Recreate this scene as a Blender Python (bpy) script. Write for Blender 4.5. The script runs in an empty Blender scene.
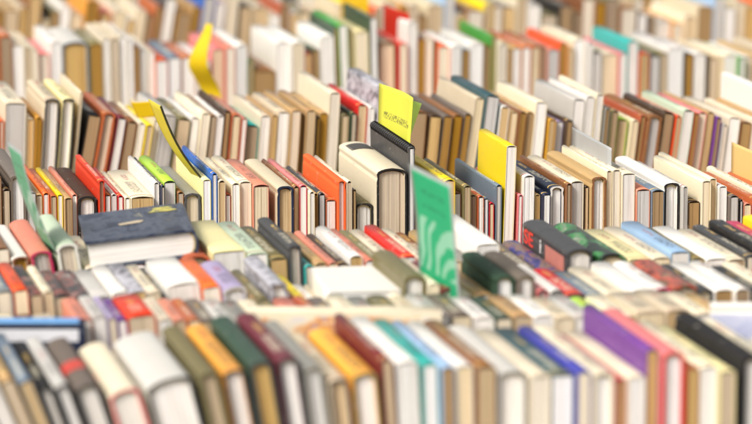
import bpy, math, random
from mathutils import Vector
random.seed(7)
C = bpy.context.scene.collection
S = bpy.context.scene
R = math.radians

# ------------------------------------------------------------------ camera, sky, sun, exposure
TABLE_Z = 0.75
CAM_Z = TABLE_Z + 0.14 + 0.666
PITCH = R(9.85)
FPX, CX, CY = 3600.0, 376.0, 212.0           # focal length and centre in photograph pixels (752 wide)
cd = bpy.data.cameras.new('camera'); cam = bpy.data.objects.new('camera', cd); C.objects.link(cam)
cd.sensor_width = 36.0; cd.lens = 36.0 * FPX / 752.0
cam.location = (0, 0, CAM_Z); cam.rotation_euler = (math.pi/2 - PITCH, 0, 0)
cd.clip_start = 0.1; cd.clip_end = 500
cd.dof.use_dof = True; cd.dof.focus_distance = 4.08; cd.dof.aperture_fstop = 4.9
S.camera = cam
w = bpy.data.worlds.new('World'); S.world = w; w.use_nodes = True
nt = w.node_tree; bg = nt.nodes['Background']
sky = nt.nodes.new('ShaderNodeTexSky'); sky.sky_type = 'NISHITA'; sky.sun_disc = False
SUN_EL, SUN_AZ = R(42), R(222)               # azimuth clockwise from +Y: behind the camera, a little left
sky.sun_elevation = SUN_EL; sky.sun_rotation = SUN_AZ; sky.dust_density = 4.0; sky.air_density = 1.0
hs = nt.nodes.new('ShaderNodeHueSaturation'); hs.inputs['Saturation'].default_value = 0.12
nt.links.new(sky.outputs[0], hs.inputs['Color']); nt.links.new(hs.outputs[0], bg.inputs['Color'])
bg.inputs['Strength'].default_value = 0.075
ld = bpy.data.lights.new('sun', 'SUN'); sun = bpy.data.objects.new('sun', ld); C.objects.link(sun)
ld.energy = 1.5; ld.angle = R(16); ld.color = (1.0, 0.93, 0.84)
sd = Vector((math.sin(SUN_AZ)*math.cos(SUN_EL), math.cos(SUN_AZ)*math.cos(SUN_EL), math.sin(SUN_EL)))
sun.rotation_euler = (-sd).to_track_quat('-Z', 'Y').to_euler(); sun.location = (0, 0, 6)
S.view_settings.view_transform = 'Standard'; S.view_settings.look = 'None'
S.view_settings.exposure = 1.02; S.view_settings.gamma = 1.0; S.view_settings.use_curve_mapping = False
S.cycles.use_denoising = True
S.cycles.max_bounces = 8; S.cycles.diffuse_bounces = 5

# ------------------------------------------------------------------ helpers
def ray(px, py, d):
    """world point where the ray through photograph pixel px, py meets the upright plane y = d"""
    u = -(py - CY) / FPX; r = (px - CX) / FPX
    y = math.cos(PITCH) + u*math.sin(PITCH); z = -math.sin(PITCH) + u*math.cos(PITCH)
    t = d / y
    return Vector((r*t, d, CAM_Z + z*t))

def lin(h):
    v = [int(h[i:i+2], 16)/255 for i in (0, 2, 4)]
    return tuple(x/12.92 if x <= .04045 else ((x+.055)/1.055)**2.4 for x in v) + (1.0,)

PAL = dict(white='F0EBE2', cream='EADDC0', beige='D6C6A8', tan='C2A06C', ochre='CC962E', brown='8A5A34', dark_brown='45301F',
    rust='B45A34', red='D6281C', orange='F2642A', salmon='DC8A70', pink='DE7C7E', magenta='C02A56', purple='6E3C8C', lavender='B4A6C8',
    navy='1C2740', blue='2F66BC', sky_blue='9DBBDC', teal='36ABA2', dark_teal='34545A', green='3A9A3C', lime='B2D848', pale_green='C9DABD',
    olive='78704A', dark_green='2C4632', grey='8E8B83', pale_grey='CBC7BF', charcoal='454546', black='1B1918', yellow='FFE41C',
    pale_yellow='EFE4A8', maroon='70242C', slate='6C7C8A', indigo='4444A4', amber='EDA83A', taupe='6E6258')
PAGE = dict(w=('white', 'F0ECE6'), c=('cream', 'E8DAC0'), t=('tan', 'CFB48A'), b=('brown', 'A6865A'), g=('grey', 'CFCAC4'), p=('pale', 'E2D0BA'))

def nodes(name):
    m = bpy.data.materials.new(name); m.use_nodes = True
    t = m.node_tree; return m, t, t.nodes['Principled BSDF']
def N(t, kind, **kw):
    n = t.nodes.new(kind)
    for k, v in kw.items():
        if k.startswith('i_'): n.inputs[int(k[2:])].default_value = v
        else: setattr(n, k, v)
    return n
def math_n(t, op, a, b=None, c=None):
    n = t.nodes.new('ShaderNodeMath'); n.operation = op
    for i, v in enumerate((a, b, c)):
        if v is None: continue
        if isinstance(v, (int, float)): n.inputs[i].default_value = v
        else: t.links.new(v, n.inputs[i])
    return n.outputs[0]
def mix_c(t, fac, a, b, mode='MIX'):
    n = t.nodes.new('ShaderNodeMix'); n.data_type = 'RGBA'; n.blend_type = mode
    for s, v in ((0, fac), (6, a), (7, b)):
        if isinstance(v, (int, float, tuple)): n.inputs[s].default_value = v
        else: t.links.new(v, n.inputs[s])
    return n.outputs[2]
def noise(t, vec, scale, detail=3, rough=.6):
    n = t.nodes.new('ShaderNodeTexNoise'); n.inputs['Scale'].default_value = scale
    n.inputs['Detail'].default_value = detail; n.inputs['Roughness'].default_value = rough
    if vec is not None: t.links.new(vec, n.inputs['Vector'])
    return n
def vscale(t, vec, s):
    n = t.nodes.new('ShaderNodeVectorMath'); n.operation = 'MULTIPLY'; n.inputs[1].default_value = s
    t.links.new(vec, n.inputs[0]); return n.outputs[0]
def vadd(t, vec, other):
    n = t.nodes.new('ShaderNodeVectorMath'); n.operation = 'ADD'
    t.links.new(vec, n.inputs[0]); t.links.new(other, n.inputs[1]); return n.outputs[0]
def ramp(t, fac, stops):
    n = t.nodes.new('ShaderNodeValToRGB'); e = n.color_ramp.elements
    while len(e) < len(stops): e.new(.5)
    for k, (p, c) in enumerate(stops): e[k].position = p; e[k].color = c
    t.links.new(fac, n.inputs[0]); return n.outputs[0]

def rand_out(t, oi):
    g_ = t.nodes.new('ShaderNodeNewGeometry')
    return math_n(t, 'FRACT', math_n(t, 'ADD', oi.outputs['Random'], g_.outputs['Random Per Island']))
_mats = {}
def cover_mat(col, finish, printed):
    """book cover: cloth / laminated paper with scuffs; optional lettering along the spine (uv: u across spine, v along it)"""
    key = (col, finish, printed)
    if key in _mats: return _mats[key]
    m, t, b = nodes('cover_%s_%s%s' % (col, finish, '_print' if printed else ''))
    base = lin(PAL[col]); lum = .3*base[0]+.6*base[1]+.1*base[2]
    tc = N(t, 'ShaderNodeTexCoord'); oi = N(t, 'ShaderNodeObjectInfo'); rnd = rand_out(t, oi)
    comb = N(t, 'ShaderNodeCombineXYZ')
    for k, f in enumerate((37.0, 91.0, 53.0)): t.links.new(math_n(t, 'MULTIPLY', rnd, f), comb.inputs[k])
    vec = vadd(t, tc.outputs['Object'], comb.outputs[0])
    n1 = noise(t, vec, 22, 4, .65); n2 = noise(t, vscale(t, vec, (1, .35, 1)), 160, 3, .7)
    col1 = mix_c(t, math_n(t, 'MULTIPLY', n1.outputs['Fac'], .5), base, tuple(c*.72 for c in base[:3])+(1,))
    hv = N(t, 'ShaderNodeHueSaturation'); t.links.new(col1, hv.inputs['Color'])
    t.links.new(math_n(t, 'MULTIPLY_ADD', rnd, .014, .493), hv.inputs['Hue'])
    t.links.new(math_n(t, 'MULTIPLY_ADD', rnd, .24, .92), hv.inputs['Value'])
    out = hv.outputs[0]
    wear = math_n(t, 'GREATER_THAN', n2.outputs['Fac'], .66)
    paper = (.62, .56, .46, 1) if lum < .4 else (.42, .36, .28, 1)
    out = mix_c(t, math_n(t, 'MULTIPLY', wear, .28), out, paper)
    if printed:
        uv = N(t, 'ShaderNodeSeparateXYZ'); t.links.new(tc.outputs['UV'], uv.inputs[0])
        u, v = uv.outputs[0], uv.outputs[1]
        ink = {'dark': (.03, .025, .03, 1), 'light': (.75, .68, .5, 1)}['dark' if lum > .25 else 'light']
        ink2 = {'dark': (.35, .05, .04, 1), 'light': (.7, .45, .12, 1)}['dark' if lum > .25 else 'light']
        def band(x, a, c):                        # 1 inside a..c
            return math_n(t, 'MULTIPLY', math_n(t, 'GREATER_THAN', x, a), math_n(t, 'LESS_THAN', x, c))
        r2 = math_n(t, 'FRACT', math_n(t, 'MULTIPLY', rnd, 7.31)); r3 = math_n(t, 'FRACT', math_n(t, 'MULTIPLY', rnd, 17.7))
        a0 = math_n(t, 'MULTIPLY_ADD', r2, .14, .10); a1 = math_n(t, 'MULTIPLY_ADD', r3, .22, .44)
        title = math_n(t, 'MULTIPLY', band(v, a0, a1), band(u, .30, .70))
        b0 = math_n(t, 'ADD', a1, .07); b1 = math_n(t, 'ADD', b0, .2)
        author = math_n(t, 'MULTIPLY', band(v, b0, b1), band(u, .38, .62))
        cuv = N(t, 'ShaderNodeCombineXYZ')
        t.links.new(math_n(t, 'MULTIPLY', u, 6.5), cuv.inputs[0]); t.links.new(math_n(t, 'MULTIPLY', v, 80.0), cuv.inputs[1]); t.links.new(math_n(t, 'MULTIPLY', rnd, 300.0), cuv.inputs[2])
        gl = noise(t, cuv.outputs[0], 1.0, 2, .5)
        gly = math_n(t, 'GREATER_THAN', gl.outputs['Fac'], .5)
        out = mix_c(t, math_n(t, 'MULTIPLY', math_n(t, 'MULTIPLY', title, gly), .66), out, ink)
        out = mix_c(t, math_n(t, 'MULTIPLY', math_n(t, 'MULTIPLY', author, gly), .75), out, ink2)
        stripe = math_n(t, 'MULTIPLY', math_n(t, 'MULTIPLY', band(v, .05, .065), band(u, 0, 1)), math_n(t, 'GREATER_THAN', r3, .4))
        out = mix_c(t, stripe, out, ink2)
    t.links.new(out, b.inputs['Base Color'])
    t.links.new(math_n(t, 'MULTIPLY_ADD', n1.outputs['Fac'], .25, .62 if finish == 'cloth' else .32), b.inputs['Roughness'])
    bp = N(t, 'ShaderNodeBump'); bp.inputs['Strength'].default_value = .25; bp.inputs['Distance'].default_value = .0006
    nb = noise(t, vec, 900 if finish == 'cloth' else 60, 2); t.links.new(nb.outputs['Fac'], bp.inputs['Height']); t.links.new(bp.outputs[0], b.inputs['Normal'])
    _mats[key] = m; return m

def picture_mat(name, stops, scale=18.0, stretch=(1, .5, 1), rough=.38):
    """illustrated jacket: blotches of a few printed colours"""
    if name in _mats: return _mats[name]
    m, t, b = nodes('jacket_' + name)
    tc = N(t, 'ShaderNodeTexCoord'); oi = N(t, 'ShaderNodeObjectInfo')
    comb = N(t, 'ShaderNodeCombineXYZ'); t.links.new(math_n(t, 'MULTIPLY', rand_out(t, oi), 41.0), comb.inputs[0]); t.links.new(math_n(t, 'MULTIPLY', oi.outputs['Random'], 17.0), comb.inputs[1])
    vec = vadd(t, vscale(t, tc.outputs['Object'], stretch), comb.outputs[0])
    n1 = noise(t, vec, scale*2.2, 5, .62); n1.inputs['Distortion'].default_value = 1.2
    out = ramp(t, n1.outputs['Fac'], [(p, lin(c)) for p, c in stops])
    t.links.new(out, b.inputs['Base Color']); b.inputs['Roughness'].default_value = rough
    _mats[name] = m; return m
PICT = dict(
    photo_grey=[(.30, '3C3A3C'), (.42, '8A8890'), (.52, 'C8C6CC'), (.62, '5A5660'), (.74, 'E4E0DE')],
    photo_red=[(.30, '2A1A16'), (.42, '7A3426'), (.50, 'C8604A'), (.58, '4A3428'), (.72, 'D8B08A')],
    photo_dark=[(.32, '1E1C20'), (.46, '4C4644'), (.54, '9A5A50'), (.58, '5E5A58'), (.70, 'C8BCAC')],
    navy_art=[(.28, '0E1422'), (.42, '1E2A44'), (.52, '525A68'), (.60, '2A344C'), (.74, '8A8878')],
    navy_gold=[(.30, '1A1C38'), (.42, '343880'), (.50, '8A6A5A'), (.60, '5A5A60'), (.72, 'D8A060')],
    green_art=[(.34, '171A18'), (.47, '2E3830'), (.55, '3A8A48'), (.62, '7E8A74'), (.74, 'D4D2C0')])

def page_mat(k):
    key = ('page', k)
    if key in _mats: return _mats[key]
    m, t, b = nodes('page_edges_' + PAGE[k][0])
    base = lin(PAGE[k][1]); tc = N(t, 'ShaderNodeTexCoord'); oi = N(t, 'ShaderNodeObjectInfo'); rnd = rand_out(t, oi)
    comb = N(t, 'ShaderNodeCombineXYZ'); t.links.new(math_n(t, 'MULTIPLY', rnd, 9.0), comb.inputs[0])
    vec = vadd(t, tc.outputs['Object'], comb.outputs[0])
    n1 = noise(t, vscale(t, vec, (1, 1, .006)), 1500, 2, .7); n2 = noise(t, vscale(t, vec, (1, 1, .25)), 40, 3, .6)
    f = math_n(t, 'ADD', math_n(t, 'MULTIPLY', n1.outputs['Fac'], .75), math_n(t, 'MULTIPLY', n2.outputs['Fac'], .35))
    dark = tuple(base[i]*(.52, .46, .40)[i] for i in range(3)) + (1,)
    out = ramp(t, f, [(.30, dark), (.52, base), (.85, tuple(min(1, x*1.06) for x in base[:3])+(1,))])
    hv = N(t, 'ShaderNodeHueSaturation'); t.links.new(out, hv.inputs['Color'])
    t.links.new(math_n(t, 'MULTIPLY_ADD', rnd, .22, .84), hv.inputs['Value'])
    t.links.new(math_n(t, 'MULTIPLY_ADD', math_n(t, 'FRACT', math_n(t, 'MULTIPLY', rnd, 5.3)), .7, .65), hv.inputs['Saturation'])
    t.links.new(hv.outputs[0], b.inputs['Base Color']); b.inputs['Roughness'].default_value = .85
    bp = N(t, 'ShaderNodeBump'); bp.inputs['Strength'].default_value = .35; bp.inputs['Distance'].default_value = .0004
    t.links.new(n1.outputs['Fac'], bp.inputs['Height']); t.links.new(bp.outputs[0], b.inputs['Normal'])
    _mats[key] = m; return m

def plain_mat(name, hexc, rough=.6, metal=0, nscale=30, var=.25):
    if name in _mats: return _mats[name]
    m, t, b = nodes(name); base = lin(hexc); tc = N(t, 'ShaderNodeTexCoord')
    n1 = noise(t, tc.outputs['Object'], nscale, 4)
    t.links.new(mix_c(t, math_n(t, 'MULTIPLY', n1.outputs['Fac'], var*2), base, tuple(c*.6 for c in base[:3])+(1,)), b.inputs['Base Color'])
    b.inputs['Roughness'].default_value = rough; b.inputs['Metallic'].default_value = metal
    _mats[name] = m; return m

def mesh_obj(name, V, F, mats, parent=None, mi=None, uv=None, smooth=None):
    me = bpy.data.meshes.new(name); me.from_pydata(V, [], F)
    for m in mats: me.materials.append(m)
    if mi: me.polygons.foreach_set('material_index', mi)
    if uv:
        lay = me.uv_layers.new(name='UVMap'); flat = []
        for p in me.polygons:
            for vi in p.vertices: flat += uv[vi]
        lay.data.foreach_set('uv', flat)
    if smooth: me.polygons.foreach_set('use_smooth', smooth)
    me.update()
    o = bpy.data.objects.new(name, me); C.objects.link(o)
    if parent: o.parent = parent
    return o

def tag(o, label=None, cat=None, group=None, kind=None):
    for k, v in (('label', label), ('category', cat), ('group', group), ('kind', kind)):
        if v: o[k] = v
    return o

def box(V, F, x0, x1, y0, y1, z0, z1):
    b = len(V)
    V += [(x0,y0,z0),(x1,y0,z0),(x1,y1,z0),(x0,y1,z0),(x0,y0,z1),(x1,y0,z1),(x1,y1,z1),(x0,y1,z1)]
    F += [(b,b+3,b+2,b+1),(b+4,b+5,b+6,b+7),(b,b+1,b+5,b+4),(b+1,b+2,b+6,b+5),(b+2,b+3,b+7,b+6),(b+3,b,b+4,b+7)]

# ------------------------------------------------------------------ the setting
def ground_mat():
    m, t, b = nodes('asphalt'); tc = N(t, 'ShaderNodeTexCoord')
    n1 = noise(t, tc.outputs['Object'], 180, 5); n2 = noise(t, tc.outputs['Object'], 2, 3)
    t.links.new(ramp(t, math_n(t, 'MULTIPLY', n1.outputs['Fac'], math_n(t, 'ADD', n2.outputs['Fac'], .5)), [(.3, (.11,.10,.09,1)), (.7, (.26,.24,.22,1))]), b.inputs['Base Color'])
    b.inputs['Roughness'].default_value = .9; return m
g = mesh_obj('ground', [(-150,-150,0),(150,-150,0),(150,150,0),(-150,150,0)], [(0,1,2,3)], [ground_mat()]); g['kind'] = 'structure'

wood = plain_mat('table_wood', '9A7448', .6, nscale=8, var=.4)
leg_m = plain_mat('table_leg_steel', '6A6A6C', .4, .8)
def table(y0, y1, label):
    e = bpy.data.objects.new('trestle_table', None); C.objects.link(e); e.location = (0, (y0+y1)/2, 0)
    d = (y1-y0)/2; n = max(3, int((y1-y0)/.16)); wd = (y1-y0)/n
    for k in range(n):                               # planks of the top
        V, F = [], []; box(V, F, -1.25, 1.25, -d+k*wd+.002, -d+(k+1)*wd-.002, TABLE_Z-.03, TABLE_Z-.0005*(k % 2)-.0003)
        mesh_obj('plank', V, F, [wood], e)
    for sx in (-1.1, 1.1):
        for sy in (-d+.06, d-.06):
            V, F = [], []; box(V, F, sx-.02, sx+.02, sy-.02, sy+.02, 0, TABLE_Z-.03)
            mesh_obj('leg', V, F, [leg_m], e)
    tag(e, label, 'table', 'long trestle tables under the books')
table(2.98, 3.86, 'long plank trestle table carrying the four front rows of books')
table(3.90, 4.78, 'long plank trestle table carrying the row with yellow card')
table(5.10, 6.40, 'long plank trestle table carrying the rearmost rows of books')

# ------------------------------------------------------------------ book builders (local: x thickness, y length, z height, spine on top)
def hardback(t, L, H, rng, bow=0.0):
    bt = min(.0028, t*.16); ov = .0032
    arch = min(.006, t*.2); hz = H - arch - .009
    def bowx(z): return bow*math.sin(math.pi*min(1, max(0, z/H)))
    outer, inner = [], []
    zs = [0, hz*.25, hz*.5, hz*.75, hz, hz+.004, hz+.0085]
    for z in zs:
        gx = .0009 if abs(z-hz-.004) < 1e-6 else 0
        outer.append((-t/2+gx, z)); inner.append((-t/2+bt+gx*.3, z))
    for k in range(1, 8):
        a = math.pi*(1-k/8)
        outer.append((t/2*math.cos(a)*.985, H-arch+arch*math.sin(a)))
        inner.append(((t/2-bt)*math.cos(a)*.985, H-arch-bt*.7+arch*math.sin(a)))
    for z in reversed(zs):
        gx = .0009 if abs(z-hz-.004) < 1e-6 else 0
        outer.append((t/2-gx, z)); inner.append((t/2-bt-gx*.3, z))
    n = len(outer); V, F, uv, sm = [], [], [], []
    per = [0]
    for i in range(1, n): per.append(per[-1]+math.hypot(outer[i][0]-outer[i-1][0], outer[i][1]-outer[i-1][1]))
    p0, p1 = per[6], per[n-7]
    rows = [(-L/2, -.0), (-L/2+.0015, .0), (L/2-.0015, .0), (L/2, 0)]
    for (prof, off) in ((outer, 0), (inner, 1)):
        for y, _ in rows:
            for i, (x, z) in enumerate(prof):
                dz = rng.uniform(-.0002, .0002)
                V.append((x+bowx(z), y, z+dz)); uv.append([(per[i]-p0)/(p1-p0), (y+L/2)/L])
    R4 = len(rows)
    for r in range(R4-1):
        for i in range(n-1):
            a = r*n+i; F.append((a, a+n, a+n+1, a+1)); sm.append(6 <= i <= n-8)
            b = R4*n+r*n+i; F.append((b, b+1, b+n+1, b+n)); sm.append(False)
    for i in range(n-1):
        a, b = i, R4*n+i; F.append((a, a+1, b+1, b)); sm.append(False)
        a, b = (R4-1)*n+i, R4*n+(R4-1)*n+i; F.append((a, b, b+1, a+1)); sm.append(False)
    for i in (0, n-1):
        for r in range(R4-1):
            a = r*n+i; b = R4*n+r*n+i
            F.append((a, b, b+n, a+n) if i == 0 else (a, a+n, b+n, b)); sm.append(False)
    q0 = (R4-1)*(n-1)*2
    cover = (V, F, uv, sm, [0]*q0 + [1]*(len(F)-q0))
    pages = page_block(t-2*bt-.0006, L-2*ov, ov, H-bt-.0012, arch*.95, rng, bowx, rough=.0005)
    return cover, pages

def paperback(t, L, H, rng, bow=0.0):
    ct = .0006; r = min(.0016, t*.16)
    def bowx(z): return bow*math.sin(math.pi*min(1, max(0, z/H)))
    outer, inner = [], []
    zs = [0, H*.25, H*.5, H*.75, H-r-.004]
    bulge = rng.uniform(0, .0006)
    for z in zs: outer.append((-t/2, z)); inner.append((-t/2+ct, z))
    crown = rng.uniform(.0003, .0014)
    top = [(-t/2+.0002, H-r), (-t/2+r*.35, H-r*.3), (-t/2+r, H), (-t/5, H+crown*.8), (0, H+crown), (t/5, H+crown*.8), (t/2-r, H), (t/2-r*.35, H-r*.3), (t/2-.0002, H-r)]
    for x, z in top: outer.append((x, z)); inner.append((max(-t/2+ct, min(t/2-ct, x*.97)), z-ct))
    for z in reversed(zs): outer.append((t/2, z)); inner.append((t/2-ct, z))
    n = len(outer); V, F, uv, sm = [], [], [], []
    per = [0]
    for i in range(1, n): per.append(per[-1]+math.hypot(outer[i][0]-outer[i-1][0], outer[i][1]-outer[i-1][1]))
    p0, p1 = per[5], per[n-6]
    ys = [-L/2, -L/6, L/6, L/2]; dent = [0, rng.uniform(-.0006, .0003), rng.uniform(-.0006, .0003), 0]
    for prof in (outer, inner):
        for y, dn in zip(ys, dent):
            for i, (x, z) in enumerate(prof):
                V.append((x+bowx(z), y, z + (dn if z > H-.003 else 0))); uv.append([(per[i]-p0)/(p1-p0), (y+L/2)/L])
    for r_ in range(3):
        for i in range(n-1):
            a = r_*n+i; F.append((a, a+n, a+n+1, a+1)); sm.append(5 <= i <= n-7)
            b = 4*n+r_*n+i; F.append((b, b+1, b+n+1, b+n)); sm.append(False)
    for i in range(n-1):
        a, b = i, 4*n+i; F.append((a, a+1, b+1, b)); sm.append(False)
        a, b = 3*n+i, 7*n+i; F.append((a, b, b+1, a+1)); sm.append(False)
    q0 = 3*(n-1)*2
    cover = (V, F, uv, sm, [0]*q0 + [1]*(len(F)-q0))
    pages = page_block(t-2*ct-.0003, L-.0012, .0004, H-ct-.0012, 0, rng, bowx, rough=.0003)
    return cover, pages

def page_block(t, L, z0, z1, arch, rng, bowx, rough):
    """leaves in bundles: each bundle ends a little proud of or behind the next"""
    n = max(5, int(t/.0016)); xs = [-t/2]
    ws = [rng.uniform(.6, 1.5) for _ in range(n)]; s = sum(ws)
    for q in ws: xs.append(xs[-1]+q*t/s)
    cols = []
    for k in range(n):
        e0 = rng.uniform(0, rough) + (rough*2.2 if rng.random() < .12 else 0); e1 = rng.uniform(0, rough)
        cols += [(xs[k], e0, e1), (xs[k+1], e0, e1)]
    zf = [0, .33, .66, 1.0]; m = len(cols); V, F = [], []
    for side in (0, 1):
        for f in zf:
            for x, e0, e1 in cols:
                zt = z1 - (arch*(1-math.sqrt(max(0, 1-(2*x/t)**2))) if arch else 0)
                z = z0+(zt-z0)*f; y = -L/2+e0 if side == 0 else L/2-e1
                V.append((x+bowx(z), y, z))
    for side in (0, 1):
        o = side*4*m
        for r in range(3):
            for i in range(m-1):
                a = o+r*m+i; q = (a, a+1, a+m+1, a+m); F.append(q if side == 0 else q[::-1])
    for r in (0, 3):
        for i in range(m-1):
            a, b = r*m+i, 4*m+r*m+i; F.append((a, a+1, b+1, b) if r == 3 else (a, b, b+1, a+1))
    for i in (0, m-1):
        for r in range(3):
            a, b = r*m+i, 4*m+r*m+i; F.append((a, a+m, b+m, b) if i == 0 else (a, b, b+m, a+m))
    return V, F

BOOKS = []
def make_book(hard, t, L, H, col, page, rng, loc, rot, printed=True, pict=None, bow=0.0, fin=None, rim=None):
    e = bpy.data.objects.new('book', None); C.objects.link(e); e.empty_display_size = .02
    e.location = loc; e.rotation_euler = rot
    cover, pages = (hardback if hard else paperback)(t, L, H, rng, bow)
    m = picture_mat(pict, PICT[pict]) if pict else cover_mat(col, fin or ('cloth' if hard and rng.random() < .6 else 'laminate'), printed)
    mi = cover[4] if rim else None
    cv = mesh_obj('cover', cover[0], cover[1], [m] + ([cover_mat(rim, 'cloth', False)] if rim else []), e, mi=mi, uv=cover[2], smooth=cover[3])
    mesh_obj('page_block', pages[0], pages[1], [page_mat(page)], e)
    if hard and page in 'wcg' and t > .014:                 # cloth headband at both ends of the spine
        for sy in (-1, 1):
            V, F = [], []; a = min(.006, t*.2); bt = min(.0028, t*.16); w_ = t-2*bt-.001
            for k in range(7):
                an = math.pi*(1-k/6); x = w_/2*math.cos(an)*.95; z = H-a-bt*.7+a*math.sin(an)-.0006
                y = sy*(L/2-.0032)
                x += bow*math.sin(math.pi*min(1, z/H))
                V += [(x, y, z), (x, y-sy*.003, z), (x, y, z-.0022), (x, y-sy*.003, z-.0022)]
            for k in range(6):
                a_ = 4*k
                F += [(a_, a_+4, a_+5, a_+1), (a_, a_+2, a_+6, a_+4), (a_+2, a_+3, a_+7, a_+6)]
            mesh_obj('headband', V, F, [plain_mat('headband', 'C8B890', .8)], cv)
    return e

# ------------------------------------------------------------------ rows of books
YAW = R(12.5)
def interp(tab, x):
    if x <= tab[0][0]: return tab[0][1]
    for (a, p), (b, q) in zip(tab, tab[1:]):
        if x <= b: return p+(q-p)*(x-a)/(b-a)
    return tab[-1][1]

ROWS = {}
# each entry: width, height of the front top corner, colour, binding (h/p) + page tone, options (* picture jacket, ! own label, q plain spine, L length cm)
ROWS['A'] = dict(d=3.05, x=-40, L=(19.6, 20.6), lean=[(0,-22),(110,-17),(250,-10),(330,-7),(430,-2),(520,0)], n=1, bow=0, books="""
20 378 tan pc;20 378 grey pw;18 378 tan pt;20 380 slate pt;15 385 black hw;20 383 pale_grey hw /charcoal;33 383 taupe hw q /charcoal !broad taupe hardback with a red band across its spine beside a black book;
38 388 cream hw q /pink;54 378 pale_grey hw q /charcoal;24 371 olive ht q;26 369 amber hw /charcoal;28 361 dark_green ht q /charcoal;27 357 maroon hw /charcoal;25 366 grey hw q;24 378 beige ht /taupe;30 373 amber hw /olive;
15 360 maroon pt;26 363 white pw q;18 365 teal pw;16 367 sky_blue pb;20 367 white pc q;22 367 brown pt;32 372 pale_grey hw q /grey;22 376 cream pc q;24 376 dark_teal pw;16 372 indigo pc;
24 372 cream hw;11 380 magenta pb;20 377 cream pw q;14 351 purple pt q;25 352 pink hw q /red;14 368 rust pt;20 368 cream pw;18 372 pale_yellow pt;g5;24 358 black hw q;22 366 cream pt"""  )
ROWS['B'] = dict(d=3.285, x=-14, L=(10, 10.6), lean=[(0,-6),(250,-4),(400,0)], n=2, bow=0, books="""
20 336 tan pc;20 334 cream pw;20 336 brown pt;22 335 cream pc;g8;17 320 salmon pw;15 317 pale_grey pw;10 318 lavender pc;10 320 purple pw;30 316 red pt;16 319 cream pw;14 320 salmon pt;14 320 rust pc;16 320 taupe pt;
20 321 pale_grey pw;20 322 grey pw;18 322 cream pt;18 322 olive pc;20 319 salmon pc;16 318 rust pw;18 319 taupe pw;22 317 cream pc;20 318 grey pw;22 317 olive pw;18 318 beige pt;22 316 pale_grey pw;22 316 taupe pc;
22 318 white pw;18 318 dark_green pc;20 316 tan pt;22 316 white pw;20 318 beige pc;22 317 pale_grey pw;18 320 lime pw;22 316 cream pt;30 313 beige pc;26 312 beige pt;22 314 cream pw;20 316 tan pt;22 325 cream pw;24 325 pale_grey pw"""  )
ROWS['C'] = dict(d=3.40, x=-22, L=(13.2, 15.2), lean=[(0,-4),(250,-7),(330,-3),(420,0)], n=3, bow=0, books="""
18 292 cream pc;17 291 slate pc;16 290 orange pc;14 294 maroon pt *photo_dark;11 292 cream pt;16 296 grey pt *photo_dark;22 295 pink ht *photo_dark;19 297 pale_grey pg q;17 292 white pw q;18 291 grey pt *photo_grey;
14 292 cream pc;6 296 black pw;@168;34 284 white pw q !bright blank white book standing between black and orange spines of third row;20 287 orange pc;27 286 lavender hw /pale_grey;9 297 tan pc;12 299 olive pt;@270;22 283 grey hw *photo_grey;10 300 rust pc;@302;14 303 yellow pw;
20 313 white pw;20 313 cream pw;20 312 beige pc;20 310 pale_green pc;@392;10 296 cream pc;@404;20 276 olive hw q;10 284 cream pc;15 288 maroon hc;14 297 cream pt;16 296 tan pw;@496;
22 277 dark_green hw q !dark grey-green hardback with white pages between tan and taupe books;20 276 taupe hw q;12 290 pink hg /maroon;15 290 white hw q /charcoal;25 294 red hw /charcoal;20 298 slate pc;22 296 cream pt;22 290 white pw q;@654;20 288 white hp /magenta;26 285 rust ht *photo_red;16 290 charcoal hc;20 291 white pb q;16 290 white pb;
16 291 black pt;18 290 cream pc"""  )
ROWS['E'] = dict(d=3.60, x=-20, L=(17.4, 19.2), lean=[(0,-3),(30,-9),(76,-9),(84,0),(240,-3),(320,-2),(420,0)], n=4, bow=0, books="""
14 250 tan pt;16 249 brown pc;18 256 white hb q /brown;22 251 salmon hg q /magenta;g3;22 244 pale_green hp q /white;g7;20 268 cream pw;18 268 grey hw;22 268 white pw;16 268 black hc;18 268 dark_brown pw;@184;28 256 rust hb q;
34 251 pale_yellow pw q;22 254 pale_green pw;18 259 olive pt;@289;19 246 charcoal hp L17;12 266 teal pc;16 263 tan pt;13 263 salmon pc;13 264 dark_brown pc;18 257 white pt;14 261 salmon pw;14 262 olive hw;18 262 cream pw;@404;14 257 red pw;14 261 cream pc;15 265 brown ht;14 262 tan pc;
14 262 grey pw;@478;24 245 white pw q;22 270 grey pw;20 273 taupe pc;@545;20 271 navy hb *navy_gold !thick book with painted navy and gold cover standing low beside bold red lettering;@567;24 249 charcoal hw q !thick dark hardback with bold red and white lettering on its side cover;g4;
@600;24 254 dark_green hc *green_art;20 259 pale_yellow pt;16 258 cream pc;@672;24 253 sky_blue pw;16 259 olive pt;26 259 white pw q;22 260 cream pb;@748;14 257 charcoal pc;18 250 black pw;19 253 magenta pw;22 246 yellow pc"""  )
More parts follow.
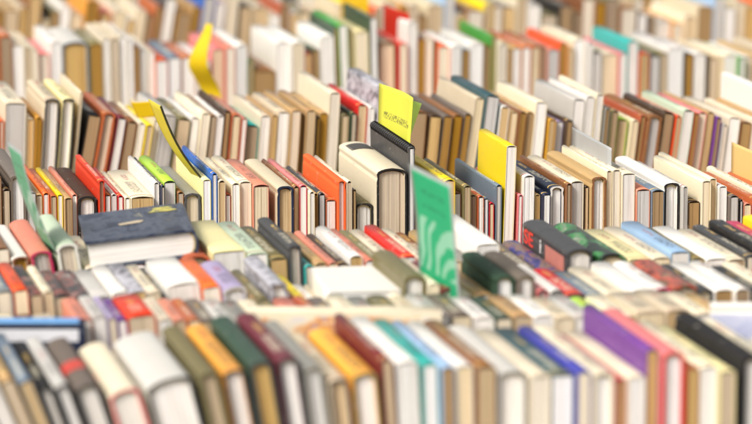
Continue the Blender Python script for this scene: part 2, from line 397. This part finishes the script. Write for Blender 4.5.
ROWS['F'] = dict(d=4.00, x=-14, L=(18.4, 21), lean=[(0,0),(500,0),(509,1.8),(518,1.8),(530,.8),(545,.4),(600,0)], n=5, bow=0, books="""
8 178 dark_brown pb;5 178 brown pb;6 190 dark_brown pt;@11;17 176 taupe hw q;9 193 grey pg;7 196 tan pt;@44;7 195 orange pw;7 197 rust pt;6 196 yellow pw;8 198 tan pb;6 196 salmon pw;@79;20 197 dark_brown hw q /black;@99;7 181 red ht;6 196 rust pw;6 196 pale_grey pw;6 197 red pw;6 198 cream pw;
@131;24 197 cream pt;6 184 white pw;4 186 navy pc;13 183 lime pw /navy;7 193 brown pt;@185;18 194 grey hc q /charcoal;9 180 pale_yellow pw;6 174 blue pw;8 181 cream pt;6 195 rust pw;9 184 cream pw;@241;12 183 cream pc;16 186 salmon pc /maroon;g6;
@277;18 186 beige ht q /navy;6 188 brown pt;8 187 pink pw /magenta;6 192 cream pw;5 195 tan pb;@320;7 195 charcoal pg;11 201 rust pw;@338;9 181 orange hw q !vivid orange hardback standing taller than the books around it;6 182 cream pt;3 190 dark_brown pt;@356;20 204 olive hw q /black;33 168 cream ht q /black !big cream tome with rounded spine, dark title band and tan pages;
@409;7 148 charcoal pw q !charcoal spiral bound pad standing above the big cream tome;5 176 brown pt;8 186 tan pt;7 184 dark_brown pt;8 185 olive pt;@444;12 180 yellow pt;8 194 brown pw;8 186 olive pt;7 196 tan pb;7 197 rust pw;5 199 slate pw;7 204 red pc;
@497;11 186 slate pg;@508;12 147 yellow pw q L13 /white !tall thin yellow booklet with blank white edge rising above its row;6 196 pink pw;@525;12 177 white pw;6 196 tan pb;@543;8 194 navy pw;15 187 navy hw /white;6 184 brown pb;14 183 cream pg;5 188 dark_brown pt;@592;17 177 tan hw q /brown;6 172 cream pt;9 171 cream pc;
@623;14 174 cream pw;15 190 salmon pg;14 191 slate pb;@666;16 184 white hw q /black;5 187 pale_grey pg;@689;13 202 dark_brown pb;10 181 cream pc q;8 180 cream pt q;9 187 white pw;10 196 taupe pg;4 200 black pw;9 204 salmon pc;10 198 rust pt;10 195 cream pw"""  )
ROWS['G'] = dict(d=4.51, x=-20, L=(18, 21), lean=[(0,3),(40,4),(82,6),(95,12),(160,11),(230,7),(330,4),(420,6),(480,9),(560,6),(600,6),(650,9),(752,8)], n=6, bow=.0015, books="""
11 121 brown pt;9 120 rust pt;6 121 orange pc;@6;22 104 cream pg;8 120 beige pt;9 118 ochre pb;@45;17 99 beige hw /charcoal;17 99 pale_yellow hw /charcoal;8 94 cream pc;14 117 black pb;@104;15 114 rust hp;10 119 maroon pw;12 123 brown pb;8 124 cream pw;9 126 yellow pt;8 122 beige pc;
@163;16 116 pale_grey pg;15 120 olive pt;10 119 white pw;10 114 cream pc;7 117 brown pt;8 117 white pw;7 113 dark_brown pb;10 116 rust pc;6 119 salmon pw;@248;14 127 teal pb;11 117 cream pw;6 116 tan pt;13 113 beige pw;10 111 tan pp;5 116 dark_brown pb;
10 111 tan pt;4 118 black pb;@321;10 114 tan pb;11 94 cream pc;9 116 olive pt;7 114 dark_green pt;@359;9 106 red pt;7 108 white pw;13 88 charcoal pw *photo_grey;14 113 rust pb q;@411;19 113 brown pb q;14 117 dark_brown pt q;11 117 taupe pb q;11 117 brown pb q;11 116 taupe pb q;
@478;10 100 beige pc q;14 97 dark_teal pg q;10 108 white pt;8 113 tan pc;8 113 brown pb;9 113 tan pb;@537;12 103 cream pw q;8 120 ochre pt;9 123 lavender pw;9 121 dark_brown pb;@576;13 101 pale_grey pw q;10 98 white pw;8 96 cream pw q;6 110 grey pb;7 112 olive pb;@620;13 121 lime pt;
9 121 beige pc;7 117 rust pb;@649;16 116 brown hg;12 114 dark_brown pb;7 117 orange pt;12 111 pale_green pw;5 114 rust pb;10 114 pink pp;8 114 tan pt;6 119 purple pb;7 126 pale_grey pp;@731;13 119 cream pw q;12 124 brown pb;10 122 cream pc;10 120 tan pt"""  )
ROWS['H'] = dict(d=5.20, x=-16, L=(18, 21), lean=[(0,-2),(200,-1),(260,0),(340,-3),(420,0),(752,0)], n=7, bow=-.001, books="""
16 36 rust pb;13 37 rust pb;12 46 cream pw;7 48 beige pt;7 50 cream pc;12 55 pink pp;@51;11 42 white pw;28 42 pale_grey ht q /slate;13 44 olive pb;@103;9 39 cream pw;9 39 beige pt;10 38 cream pw;7 40 white pw;7 47 brown pb;9 50 pale_grey pg;8 52 cream pw;@156;13 61 orange pw;
13 58 slate pw;14 58 rust pw;14 60 white pw;g2;@213;13 50 pink pp q;10 48 salmon pc;12 46 white pw;6 62 green pb;22 72 brown pb q;@278;14 43 white pw q;14 43 white pc q;7 54 red pt;7 50 dark_green pb;@320;14 36 white pw q;4 28 dark_green pt;10 25 green pw;6 29 beige pt;15 32 pale_yellow pc;
@370;9 18 dark_green pw;20 42 beige hp /brown;@399;10 44 red pc;11 23 white pw;8 40 rust pb;8 39 cream pc;3 42 black pb;@438;13 47 orange pc;11 46 white pw;9 50 slate pb;@471;14 44 white pw;9 47 brown pb;5 37 green pb;11 44 cream pc;5 49 brown pt;10 49 tan pw;10 48 rust pw;10 48 rust pc;
6 48 brown pb;@548;12 50 salmon pg;8 44 orange pb;5 48 tan pt;11 40 cream pw;7 43 white pw;9 53 black pg;@604;13 55 cream pc;6 54 pink pw;@628;11 42 teal pw q !turquoise book whose bright cover shows above pale neighbours;10 54 orange pt;10 56 charcoal pg;8 54 olive pt;@669;16 49 white pw;9 54 black pb;
12 54 white pw;4 56 black pb;9 59 tan pt;5 57 beige pc;@725;14 56 cream pw q;7 58 green pw;9 58 white pc;12 56 tan pt"""  )
# the eighth row is mostly browned paperbacks; its bright ones stand at known places
marks = [(60, 8, 'white pw'), (74, 2, 'amber pb'), (98, 14, 'red pt'), (128, 20, 'white pt'), (152, 8, 'rust pb'), (166, 0, 'charcoal pw'), (198, -2, 'blue pg'), (205, 4, 'lavender pw'), (222, -8, 'beige pc'),
         (268, 15, 'cream pw'), (284, 14, 'white pt'), (342, 2, 'yellow pt'), (372, 10, 'orange pt'), (386, 6, 'amber pb'), (430, -6, 'sky_blue pg'), (480, 4, 'yellow pt'), (500, 8, 'grey pt'), (528, 6, 'white pw'),
         (552, 6, 'black pb'), (600, 0, 'olive pb'), (636, 14, 'charcoal pw'), (656, 22, 'pale_grey pw'), (672, 24, 'amber pc'), (706, 8, 'cream pw'), (700, -4, 'sky_blue pg')]
rg = random.Random(31); x = -14; ent = []
marks.sort()
while x < 768:
    if marks and marks[0][0] <= x:
        q = marks.pop(0); wd = rg.choice((10, 12, 14)); ent.append('%d %d %s' % (wd, q[1], q[2]))
    else:
        wd = rg.choice((9, 10, 11, 12, 13, 15, 17)); ent.append('%d %d %s p%s' % (wd, rg.gauss(11, 5), rg.choice(('tan', 'brown', 'cream', 'beige', 'tan', 'ochre', 'dark_brown', 'brown', 'rust', 'olive', 'beige')), rg.choice('ttbbbcct')))
    x += wd
ROWS['I'] = dict(d=5.70, x=-14, L=(18, 21), lean=[(0,3),(130,9),(200,10),(240,5),(300,0),(500,2),(752,2)], n=8, bow=0, books=';'.join(ent))

NICE = lambda c: c.replace('_', '-')
ORD = ['', 'front', 'second', 'third', 'fourth', 'fifth', 'sixth', 'seventh', 'eighth']
SPECIAL = {}
VIS = dict(A=55, B=18, C=30, E=32, F=110, G=44, H=38, I=22)          # how much of a row's books shows
def parse_row(key):
    rw = ROWS[key]; items = []; segs = [[rw['x'], []]]
    for tok in rw['books'].replace('\n', '').split(';'):
        tok = tok.strip()
        if not tok: continue
        if tok[0] == '@': segs.append([float(tok[1:]), []]); continue
        if tok[0] == 'g': segs[-1][1].append((float(tok[1:]), None)); continue
        own = None
        if '!' in tok: tok, own = tok.split('!')
        f = tok.split(); ops = f[4:]
        it = dict(y=float(f[1]), col=f[2], hard=f[3][0] == 'h', page=f[3][1], plain='q' in ops, own=own, pict=None, L=None, rim=None, key=key)
        for o in ops:
            if o[0] == '*': it['pict'] = o[1:]
            elif o[0] == 'L': it['L'] = float(o[1:])
            elif o[0] == '/': it['rim'] = o[1:]
        segs[-1][1].append((float(f[0]), it))
    for k, (x0, lst) in enumerate(segs):
        tot = sum(w_ for w_, _ in lst); sc = (segs[k+1][0]-x0)/tot if k+1 < len(segs) and tot else 1.0
        if not .72 < sc < 1.4: print('segment', key, x0, 'scaled', round(sc, 2))
        x = x0
        for w_, it in lst:
            if it: it.update(x=x, w=w_*sc); items.append(it)
            x += w_*sc
    return items
def plan_row(key):
    rw = ROWS[key]; d = rw['d']; rng = random.Random(100+rw['n']); items = parse_row(key)
    for it in items:
        it['lean'] = R(interp(rw['lean'], it['x']+it['w']/2))
        p = ray(it['x'], it['y'], d); it['X'] = p.x; it['Z'] = p.z-TABLE_Z
        it['pitch'] = ray(it['x']+it['w'], it['y'], d).x - p.x
        it['base'] = p.x - it['Z']*math.tan(it['lean'])
    for k, it in enumerate(items):
        nb = items[k+1] if k+1 < len(items) else None
        prev = items[k-1] if k else None
        pitch = it['pitch']
        if nb and nb['x']-it['x'] < it['w']+.1:
            hz = min(it['Z'], nb['Z'])
            topl = lambda q: q['base']+hz*math.tan(q['lean'])
            pitch = min(pitch, nb['base']-it['base'], topl(nb)-topl(it))
        cl, sl = math.cos(it['lean']), math.sin(it['lean'])
        t = max(.0035, pitch*math.cos(YAW)*cl - .0009)
        L = (it['L'] or rng.uniform(*rw['L']))/100
        yaw = YAW + R(rng.uniform(-.12, .12))
        zb = t/2*abs(sl)
        H = max(.06, (it['Z'] - zb)/cl)
        xfc = it['base'] + (t/2)/cl*math.cos(yaw) + zb*math.tan(it['lean'])
        push = rng.uniform(-.004, .008) if key in 'FGHI' else rng.uniform(-.002, .004)
        it.update(t=t, Lm=L, H=H, yaw=yaw, loc=(xfc-(L/2+push)*math.sin(yaw), d+(L/2+push)*math.cos(yaw), TABLE_Z+zb+.0002), prev=prev, nb=nb)
        vw = min(752, it['x']+it['w'])-max(0, it['x'])
        it['score'] = max(0, vw)*VIS[key] if not it['own'] else 1e9
    return items
def label_of(it):
    rw = ROWS[it['key']]; prev, nb, t = it['prev'], it['nb'], it['t']
    th = 'thin ' if t < .0115 else 'thick ' if t > .026 else ''
    hh = ''
    if prev and nb:
        if it['Z'] > max(prev['Z'], nb['Z'])+.008: hh = 'tall '
        elif it['Z'] < min(prev['Z'], nb['Z'])-.008: hh = 'low '
    cn = NICE(it['col']) if not it['pict'] else it['pict'].split('_')[1]+'-picture' if it['pict'].startswith('photo') else it['pict'].replace('_', '-')
    lab = '%s%s%s %s with %s pages' % (hh, th, cn, 'hardback' if it['hard'] else 'paperback', PAGE[it['page']][0])
    if prev and nb: lab += ' between %s and %s books' % (NICE(prev['col']), NICE(nb['col']))
    else: lab += ' beside a %s book' % NICE((nb or prev)['col'])
    return lab + ', %s row' % ORD[rw['n']]
IT = {k: plan_row(k) for k in ROWS}
ALL = sorted((it for r_ in IT.values() for it in r_), key=lambda q: -q['score'])
KEEP = 298
for it in ALL[KEEP:]: it['mass'] = True
for key, items in IT.items():
    rng = random.Random(500+ROWS[key]['n'])
    for it in items:
        if it.get('mass'): continue
        it['e'] = make_book(it['hard'], it['t'], it['Lm'], it['H'], it['col'], it['page'], rng, it['loc'], (0, it['lean'], it['yaw']), printed=not it['plain'], pict=it['pict'], bow=ROWS[key]['bow'], rim=it['rim'])
        tag(it['e'], it['own'] or label_of(it), 'book', 'books standing spine up in the %s row' % ORD[ROWS[key]['n']])
        if it['own']: SPECIAL[it['own'].split()[0]+'_'+key+'_'+it['col']] = it

# more books: rows going on past both sides of these, and a last row behind; nobody could tell them apart
def crowd():
    V, F, MI, UV = [], [], [], []; mats = []; idx = {}
    rng = random.Random(5)
    def mid(m):
        if m.name not in idx: idx[m.name] = len(mats); mats.append(m)
        return idx[m.name]
    def put(t, L, H, col, pg, loc, lean=0.0, yaw=YAW, hard=None, printed=False, bow=0.0):
        (cv, cf, cu, cs, cm), (pv, pf) = (hardback if (rng.random() < .2 if hard is None else hard) else paperback)(t, L, H, rng, bow)
        cy, sy, cl, sl = math.cos(yaw), math.sin(yaw), math.cos(lean), math.sin(lean)
        for vv, ff, m, uu in ((cv, cf, cover_mat(col, 'laminate', printed), cu), (pv, pf, page_mat(pg), None)):
            b = len(V); k = mid(m)
            vv = [(x_*cl+z_*sl, y_, z_*cl-x_*sl) for x_, y_, z_ in vv]
            V.extend([(loc[0]+x_*cy-y_*sy, loc[1]+x_*sy+y_*cy, loc[2]+z_) for x_, y_, z_ in vv])
            UV.extend(uu or [[-1, 0]]*len(vv))
            for f in ff: F.append(tuple(i+b for i in f)); MI.append(k)
    cols = ['tan', 'brown', 'cream', 'beige', 'white', 'white', 'rust', 'olive', 'dark_brown', 'cream', 'orange', 'slate']
    spans = []
    for key, rw in ROWS.items():
        a = IT[key][0]['base']; last = IT[key][-1]; b = last['base']+last['pitch']+.012
        spans += [(a-.28-.05*(rw['d']-3), a-.03, rw['d'], rw['L']), (b, b+.28+.05*(rw['d']-3), rw['d'], rw['L'])]
    spans.append((-.95, .95, 6.12, (18, 21)))
    for a, b, d, Lr in spans:
        x_ = a
        while x_ < b-.02:
            t = rng.uniform(.009, .028); L = rng.uniform(*Lr)/100
            if x_+t > b: break
            put(t, L, rng.gauss(.138, .012), rng.choice(cols), rng.choice('wwccttb'), (x_+t/2-L/2*math.sin(YAW), d+L/2*math.cos(YAW), TABLE_Z+.0002)); x_ += t/math.cos(YAW)+.0006
    for it in ALL[KEEP:]: put(it['t'], it['Lm'], it['H'], it['col'], it['page'], it['loc'], it['lean'], it['yaw'], it['hard'], not it['plain'], ROWS[it['key']]['bow'])
    o = mesh_obj('more_books', V, F, mats, None, mi=MI, uv=UV)
    tag(o, 'blurred mass of further books behind the last row and past both ends', 'books', kind='stuff')
crowd()

# ------------------------------------------------------------------ details on particular books
def special(prefix):
    return next(v for k, v in SPECIAL.items() if k.startswith(prefix))
# bold lettering on the side cover of the dark hardback
it = special('thick_E_charcoal')
def letters(parent, body, size, wide, y, z, x, m, name='title_lettering'):
    cu = bpy.data.curves.new(name, 'FONT'); cu.body = body; cu.size = size; cu.extrude = .00015; cu.materials.append(m); cu.offset = size*.018
    tmp = bpy.data.objects.new(name, cu); me = bpy.data.meshes.new_from_object(tmp); bpy.data.objects.remove(tmp)
    o = bpy.data.objects.new(name, me); C.objects.link(o); o.parent = parent; o.scale = (wide, 1, 1)
    o.location = (x, y, z); o.rotation_euler = (math.pi/2, 0, -math.pi/2); return o
red_ink = plain_mat('red_ink', 'F04438', .4); white_ink = plain_mat('white_ink', 'F0ECE8', .4)
Lh, Hh, th_ = it['Lm'], it['H'], it['t']
letters(it['e'].children[0], 'SE', .021, 1.9, Lh/2-.006, Hh-.0225, -th_/2-.0003, red_ink)
letters(it['e'].children[0], 'i', .021, 1.5, Lh/2-.070, Hh-.0225, -th_/2-.0003, white_ink)
V, F = [], []; box(V, F, -th_/2-.0004, -th_/2-.0001, -Lh/2+.012, -Lh/2+.085, Hh-.06, Hh-.010)
mesh_obj('cover_picture', V, F, [plain_mat('face_pink', 'D8897A', .4, nscale=60, var=.45)], it['e'].children[0])
# red band round the taupe hardback of the front row
it = special('broad_A')
V, F = [], []
t_, H_, a_ = it['t'], it['H'], min(.006, it['t']*.2)
pr = [(-t_/2-.0002, H_-.05), (-t_/2-.0002, H_-a_-.0005)] + [((t_/2+.0002)*math.cos(math.pi*(1-k/8))*.985, H_-a_+.0004+a_*math.sin(math.pi*(1-k/8))) for k in range(1, 8)] + [(t_/2+.0002, H_-a_-.0005), (t_/2+.0002, H_-.05)]
for yy in (-.035, .0): V += [(x_, yy, z_) for x_, z_ in pr]
n_ = len(pr); F = [(i, i+n_, i+n_+1, i+1) for i in range(n_-1)]
mesh_obj('spine_band', V, F, [plain_mat('red_band', 'D04434', .45)], it['e'].children[0])
# dark title band on the big cream tome
it = special('big_F')
t_, H_, a_ = it['t'], it['H'], min(.006, it['t']*.2)
for (y0, y1) in ((.045, .085),):
    V = []
    pr = [((t_/2+.0003)*math.cos(math.pi*(1-k/10))*.9, H_-a_+.0005+a_*math.sin(math.pi*(1-k/10))) for k in range(1, 10)]
    for yy in (y0, y1): V += [(x_, yy, z_) for x_, z_ in pr]
    n_ = len(pr); F = [(i, i+n_, i+n_+1, i+1) for i in range(n_-1)]
    mesh_obj('title_band', V, F, [plain_mat('band_dark', '4A4440', .5)], it['e'].children[0])
# wire binding along the charcoal pad
it = special('charcoal_F')
V, F = [], []
for k in range(22):
    yc = -it['Lm']/2+.008+k*(it['Lm']-.016)/21
    b0 = len(V); r1, r2, nn = .0052, .0007, 10
    for i in range(nn):
        a = 2*math.pi*i/nn
        for j in range(4):
            q = 2*math.pi*j/4
            V.append(((r1+r2*math.cos(q))*math.cos(a), yc+r2*math.sin(q), it['H']-.003+(r1+r2*math.cos(q))*math.sin(a)))
    for i in range(nn):
        for j in range(4):
            a0, a1 = b0+i*4+j, b0+i*4+(j+1) % 4; c0, c1 = b0+((i+1) % nn)*4+j, b0+((i+1) % nn)*4+(j+1) % 4
            F.append((a0, c0, c1, a1))
mesh_obj('wire_binding', V, F, [plain_mat('wire_black', '2A2A2C', .35, .6)], it['e'])

# ------------------------------------------------------------------ books lying on or across the rows
rngx = random.Random(77)
# dark art book lying flat on the fourth row: spine to the right
p = ray(130, 266, 3.615)
e = make_book(True, .029, .165, .115, 'navy', 'w', rngx, (0, 0, 0), (0, 0, 0), pict='navy_art')
e.rotation_euler = (R(-2), R(90-6.0), R(5))
e.location = (p.x-.0575+.004, 3.60+.085, p.z+.012)
tag(e, 'dark navy art hardback lying flat across the low books of fourth row', 'book', 'books lying on the rows')
V, F = [], []
for (yy, zz) in ((-.012, .04), (-.008, .062), (.002, .066), (.0045, .058), (-.003, .038)): V.append((-.0148, yy, zz)); V.append((-.0150, yy, zz))
F = [(1, 3, 5, 7, 9), (8, 6, 4, 2, 0)]; F = [tuple(reversed(f)) for f in F]
mesh_obj('title_patch', V, F, [plain_mat('patch_cream', 'DCC8A8', .5)], e.children[0])
V = []
for k in range(9):
    a = k*2*math.pi/9; r_ = .016*(1+.35*math.sin(k*2.4)); V += [(-.0148, .052+r_*math.cos(a), .088+r_*.9*math.sin(a)), (-.0150, .052+r_*math.cos(a), .088+r_*.9*math.sin(a))]
F = [tuple(2*k for k in range(9)), tuple(2*k+1 for k in reversed(range(9)))]
mesh_obj('yellow_mark', V, F, [picture_mat('yellow_blotch', [(.35, '5A6470'), (.45, 'A8A050'), (.6, 'D8CC60'), (.7, '7A8088')], 40)], e.children[0])
# blank white paperback lying askew on the third row
p = ray(352, 312, 3.42)
e = make_book(False, .022, .13, .076, 'white', 'w', rngx, (0, 0, 0), (0, 0, 0), printed=False)
e.rotation_euler = (R(1), R(-90), R(8)); e.location = (p.x+.042, 3.475, p.z+.0125)
tag(e, 'blank white paperback lying flat on the third row beside the yellow spine', 'book', 'books lying on the rows')
# books standing crosswise between second and front row
def crosswise(px0, px1, y, d, t, col, page, label, tilt=0, hard=True, printed=False):
    a, b = ray(px0, y, d), ray(px1, y, d); L = b.x-a.x; H = a.z-TABLE_Z
    e = make_book(hard, t, L, H, col, page, rngx, ((a.x+b.x)/2, d+t/2, TABLE_Z+.0003+abs(math.sin(tilt))*L/2), (0, 0, 0), printed=printed)
    e.rotation_mode = 'ZYX'; e.rotation_euler = (tilt, 0, -math.pi/2)
    tag(e, label, 'book', 'books wedged crosswise between the rows'); return e
e = crosswise(-70, 84, 321, 3.262, .016, 'navy', 'w', 'navy book with pale blue spine wedged crosswise behind the leaning front row')
hz = e.children[0].dimensions.z
V, F = [], []; box(V, F, .0081, .0084, -.125, .066, hz-.020, hz-.0085)
mesh_obj('cover_picture', V, F, [plain_mat('cover_white', 'E6E6EA', .4)], e.children[0])
V, F = [], []
pr = [(.0082*math.cos(math.pi*(1-k/8))*.985, hz-.0032+.0005+.0032*math.sin(math.pi*(1-k/8))) for k in range(9)]
for yy in (-.068, .066): V += [(x_, yy, z_) for x_, z_ in pr]
mesh_obj('spine_panel', V, [(i, i+9, i+10, i+1) for i in range(8)], [plain_mat('spine_blue', '6FA6DC', .4)], e.children[0])
e = crosswise(250, 442, 314, 3.262, .018, 'cream', 'c', 'long cream book wedged crosswise behind maroon and amber spines', tilt=R(-2.0), hard=False)
hz = e.children[0].dimensions.z
V, F = [], []; box(V, F, .0091, .0094, -.078, .078, hz-.06, hz-.008)
mesh_obj('cover_picture', V, F, [picture_mat('mixed_picture', [(.30, '8E90B4'), (.42, 'D8D2CC'), (.50, 'E8DCC0'), (.58, 'D8924A'), (.70, 'A8A4B8')], 16)], e.children[0])
e = crosswise(711, 820, 304, 3.262, .012, 'white', 'w', 'white picture book set crosswise with lavender picture on its cover')
hz = e.children[0].dimensions.z
V, F = [], []; box(V, F, .0062, .0065, -.05, .04, hz-.075, hz-.010)
mesh_obj('cover_picture', V, F, [picture_mat('lavender_picture', [(.30, '8088B0'), (.45, 'B4BAD8'), (.6, 'C8CCE0'), (.72, 'E8E8F0')], 14)], e.children[0])

# ------------------------------------------------------------------ cards and dividers stuck between the books
def sheet(name, base, length, height, yaw, lean, mats, label, cat, group, fn=None, nu=8, nv=14, th=.0006, roll=0.0, taper=None):
    """a card whose lower near corner is base; u runs away along the card, v upwards; fn bends it sideways"""
    V, F = [], []
    for s in (0, 1):
        for j in range(nv+1):
            for i in range(nu+1):
                u, v = i/nu, j/nv
                off = fn(u, v) if fn else 0
                x_ = off + (s-.5)*th; y_ = u*length*(taper(v) if taper else 1); z_ = v*height
                V.append((x_, y_*math.cos(roll)-z_*math.sin(roll), z_*math.cos(roll)+y_*math.sin(roll)))
    n = (nu+1)*(nv+1)
    for s in (0, 1):
        for j in range(nv):
            for i in range(nu):
                a = s*n+j*(nu+1)+i; q = (a, a+1, a+nu+2, a+nu+1); F.append(q if s else q[::-1])
    edge = [i for i in range(nu+1)] + [(nu+1)*j+nu for j in range(1, nv+1)] + [(nu+1)*nv+i for i in reversed(range(nu))] + [(nu+1)*j for j in reversed(range(1, nv))]
    for a, b in zip(edge, edge[1:]+edge[:1]): F.append((a, b, b+n, a+n))
    UVs = [[i/nu, j/nv] for s in (0, 1) for j in range(nv+1) for i in range(nu+1)]
    o = mesh_obj(name, V, F, mats, uv=UVs, smooth=[True]*len(F))
    o.location = base; o.rotation_euler = (0, lean, yaw)
    tag(o, label, cat, group); return o

def card_mat(name, hexc, hex2=None, ticks=False, swirl=False, trans=.25):
    m, t, b = nodes(name); tc = N(t, 'ShaderNodeTexCoord'); base = lin(hexc)
    n1 = noise(t, tc.outputs['Object'], 40, 3)
    out = mix_c(t, math_n(t, 'MULTIPLY', n1.outputs['Fac'], .25), base, tuple(c*.75 for c in base[:3])+(1,))
    uv = N(t, 'ShaderNodeSeparateXYZ'); t.links.new(tc.outputs['UV'], uv.inputs[0]); u, v = uv.outputs[0], uv.outputs[1]
    def band(x, a, c): return math_n(t, 'MULTIPLY', math_n(t, 'GREATER_THAN', x, a), math_n(t, 'LESS_THAN', x, c))
    if swirl:                                        # pale scrolls over the lower half, faint printed lines above
        wv = N(t, 'ShaderNodeTexWave'); wv.wave_type = 'RINGS'; wv.inputs['Scale'].default_value = 17; wv.inputs['Distortion'].default_value = 11; wv.inputs['Detail'].default_value = 1.5
        t.links.new(tc.outputs['Object'], wv.inputs['Vector'])
        f = math_n(t, 'MULTIPLY', math_n(t, 'GREATER_THAN', wv.outputs['Fac'], .5), band(v, .2, .62))
        out = mix_c(t, math_n(t, 'MULTIPLY', f, .7), out, lin(hex2))
        cmb = N(t, 'ShaderNodeCombineXYZ'); t.links.new(math_n(t, 'MULTIPLY', u, 14.0), cmb.inputs[0]); t.links.new(math_n(t, 'MULTIPLY', v, 44.0), cmb.inputs[1])
        gl = noise(t, cmb.outputs[0], 1.0, 1); ln = band(math_n(t, 'FRACT', math_n(t, 'MULTIPLY', v, 9.0)), .25, .6)
        f = math_n(t, 'MULTIPLY', math_n(t, 'MULTIPLY', ln, math_n(t, 'GREATER_THAN', gl.outputs['Fac'], .52)), math_n(t, 'MULTIPLY', band(v, .66, .92), band(u, .2, .8)))
        out = mix_c(t, math_n(t, 'MULTIPLY', f, .5), out, tuple(c*.35 for c in base[:3])+(1,))
        frame = math_n(t, 'SUBTRACT', 1.0, math_n(t, 'MULTIPLY', band(u, .05, .95), band(v, .0, .965)))
        out = mix_c(t, frame, out, (.55, .58, .56, 1))
    if ticks:
        cmb = N(t, 'ShaderNodeCombineXYZ'); t.links.new(math_n(t, 'MULTIPLY', u, 26.0), cmb.inputs[0]); t.links.new(math_n(t, 'MULTIPLY', v, 16.0), cmb.inputs[1])
        gl = noise(t, cmb.outputs[0], 1.3, 1)
        f = math_n(t, 'MULTIPLY', math_n(t, 'GREATER_THAN', gl.outputs['Fac'], .5), math_n(t, 'MULTIPLY', band(v, .47, .58), band(u, .1, .85)))
        out = mix_c(t, math_n(t, 'MULTIPLY', f, .7), out, (.12, .12, .05, 1))
    t.links.new(out, b.inputs['Base Color']); b.inputs['Roughness'].default_value = .45
    tr = N(t, 'ShaderNodeBsdfTranslucent'); t.links.new(out, tr.inputs[0]); mx = N(t, 'ShaderNodeMixShader'); mx.inputs[0].default_value = trans
    t.links.new(b.outputs[0], mx.inputs[1]); t.links.new(tr.outputs[0], mx.inputs[2]); t.links.new(mx.outputs[0], t.nodes['Material Output'].inputs[0])
    return m
CARDS = 'cards stuck between the books'
p = ray(461, 312, 3.385)
sheet('divider_card', p, .092, .128, R(25), R(-7), [card_mat('green_card', '3FCB92', 'C8ECD8', swirl=True, trans=.45)], 'bright green printed card rising out of the third row', 'card', CARDS, roll=R(4), fn=lambda u, v: .003*math.sin(v*3)*u)
p = ray(58, 256, 3.60)
sheet('divider_card', p, .07, .115, R(17), R(-18.5), [card_mat('pale_green_card', '7CC9A0', 'DCEEE4', swirl=True, trans=.35)], 'pale green plastic card leaning behind the pink book', 'card', CARDS, fn=lambda u, v: -.004*math.sin(v*3.1))
# yellow-green folded leaflet above the charcoal pad
p = ray(409, 160, 4.04)
lm = card_mat('lime_leaflet', 'F2F25A', ticks=True, trans=.3)
o = sheet('folded_leaflet', p, .145, .071, R(14), R(4), [lm], 'lime yellow folded leaflet standing behind the charcoal pad', 'leaflet', None, fn=lambda u, v: .004*math.sin(u*4)*v, roll=R(-1))
V = []; F = []
for j in range(9):
    for i in range(5):
        u, v = i/4, j/8; V.append((.002+u*.017*v, .012+u*.02, .005+v*.062-.006*u))
for j in range(8):
    for i in range(4):
        a = j*5+i; F.append((a, a+1, a+6, a+5))
mesh_obj('inner_leaf', V, F, [card_mat('lime_inner', 'C4F08A', trans=.4)], o)
# yellow marker slips of the fifth and seventh rows
ym = card_mat('yellow_card', 'FFE628', trans=.5)
p = ray(208, 186, 4.02)
o = sheet('marker_slip', p, .06, .108, R(17), R(-30), [card_mat('yellow_slip', 'FFF468', trans=.5)], 'long yellow slip with dark edge leaning left out of the fifth row', 'slip', None, fn=lambda u, v: -.006*math.sin(v*3.14))
V, F = [], []
for j in range(15):
    v = j/14; x_ = -.006*math.sin(v*3.14); V += [(x_-.0012, -.0006, v*.108), (x_+.0012, -.0006, v*.108), (x_+.0012, .0006, v*.108), (x_-.0012, .0006, v*.108)]
for j in range(14):
    for q in range(4): a = j*4+q; b_ = j*4+(q+1) % 4; F.append((a, b_, b_+4, a+4))
mesh_obj('dark_edge', V, F, [plain_mat('slip_edge', '3A3818', .5)], o)
p = ray(163, 120, 4.45)
sheet('marker_slip', p, .05, .022, R(40), R(-25), [ym], 'short bright yellow slip behind the long dark edged slip', 'slip', None, fn=lambda u, v: .004*math.sin(u*5))
p = ray(218, 112, 5.0)
sheet('marker_slip', p, .035, .125, R(55), R(-10), [card_mat('yellow_ribbon', 'FFE62C', trans=.5)], 'wavy yellow paper slip rising in front of white page edges', 'slip', None, fn=lambda u, v: .011*math.sin(v*7.2+.4)*(1 if v > .1 else v*10), taper=lambda v: 1 if v < .55 else 1-1.5*(v-.55))
p = ray(611, 190, 4.03)
sheet('divider_card', p, .165, .048, R(12.5), 0, [plain_mat('grey_plastic', 'B4B6B6', .3)], 'grey plastic divider standing beside the brown hardback', 'card', CARDS)
p = ray(760, 206, 4.10)
sheet('divider_card', p, .10, .06, R(14), 0, [card_mat('amber_card', 'F6D68C')], 'amber yellow card standing at the right end of fifth row', 'card', CARDS)
p = ray(368, 38, 5.35)
sheet('divider_card', p, .10, .075, R(24), 0, [card_mat('golden_card', 'F2C81E')], 'golden yellow card standing behind the green book', 'card', CARDS)
p = ray(409, 48, 5.22)
sheet('divider_card', p, .12, .05, R(18), 0, [card_mat('red_card', 'D8301E')], 'bright red card standing beside tall white book', 'card', CARDS)
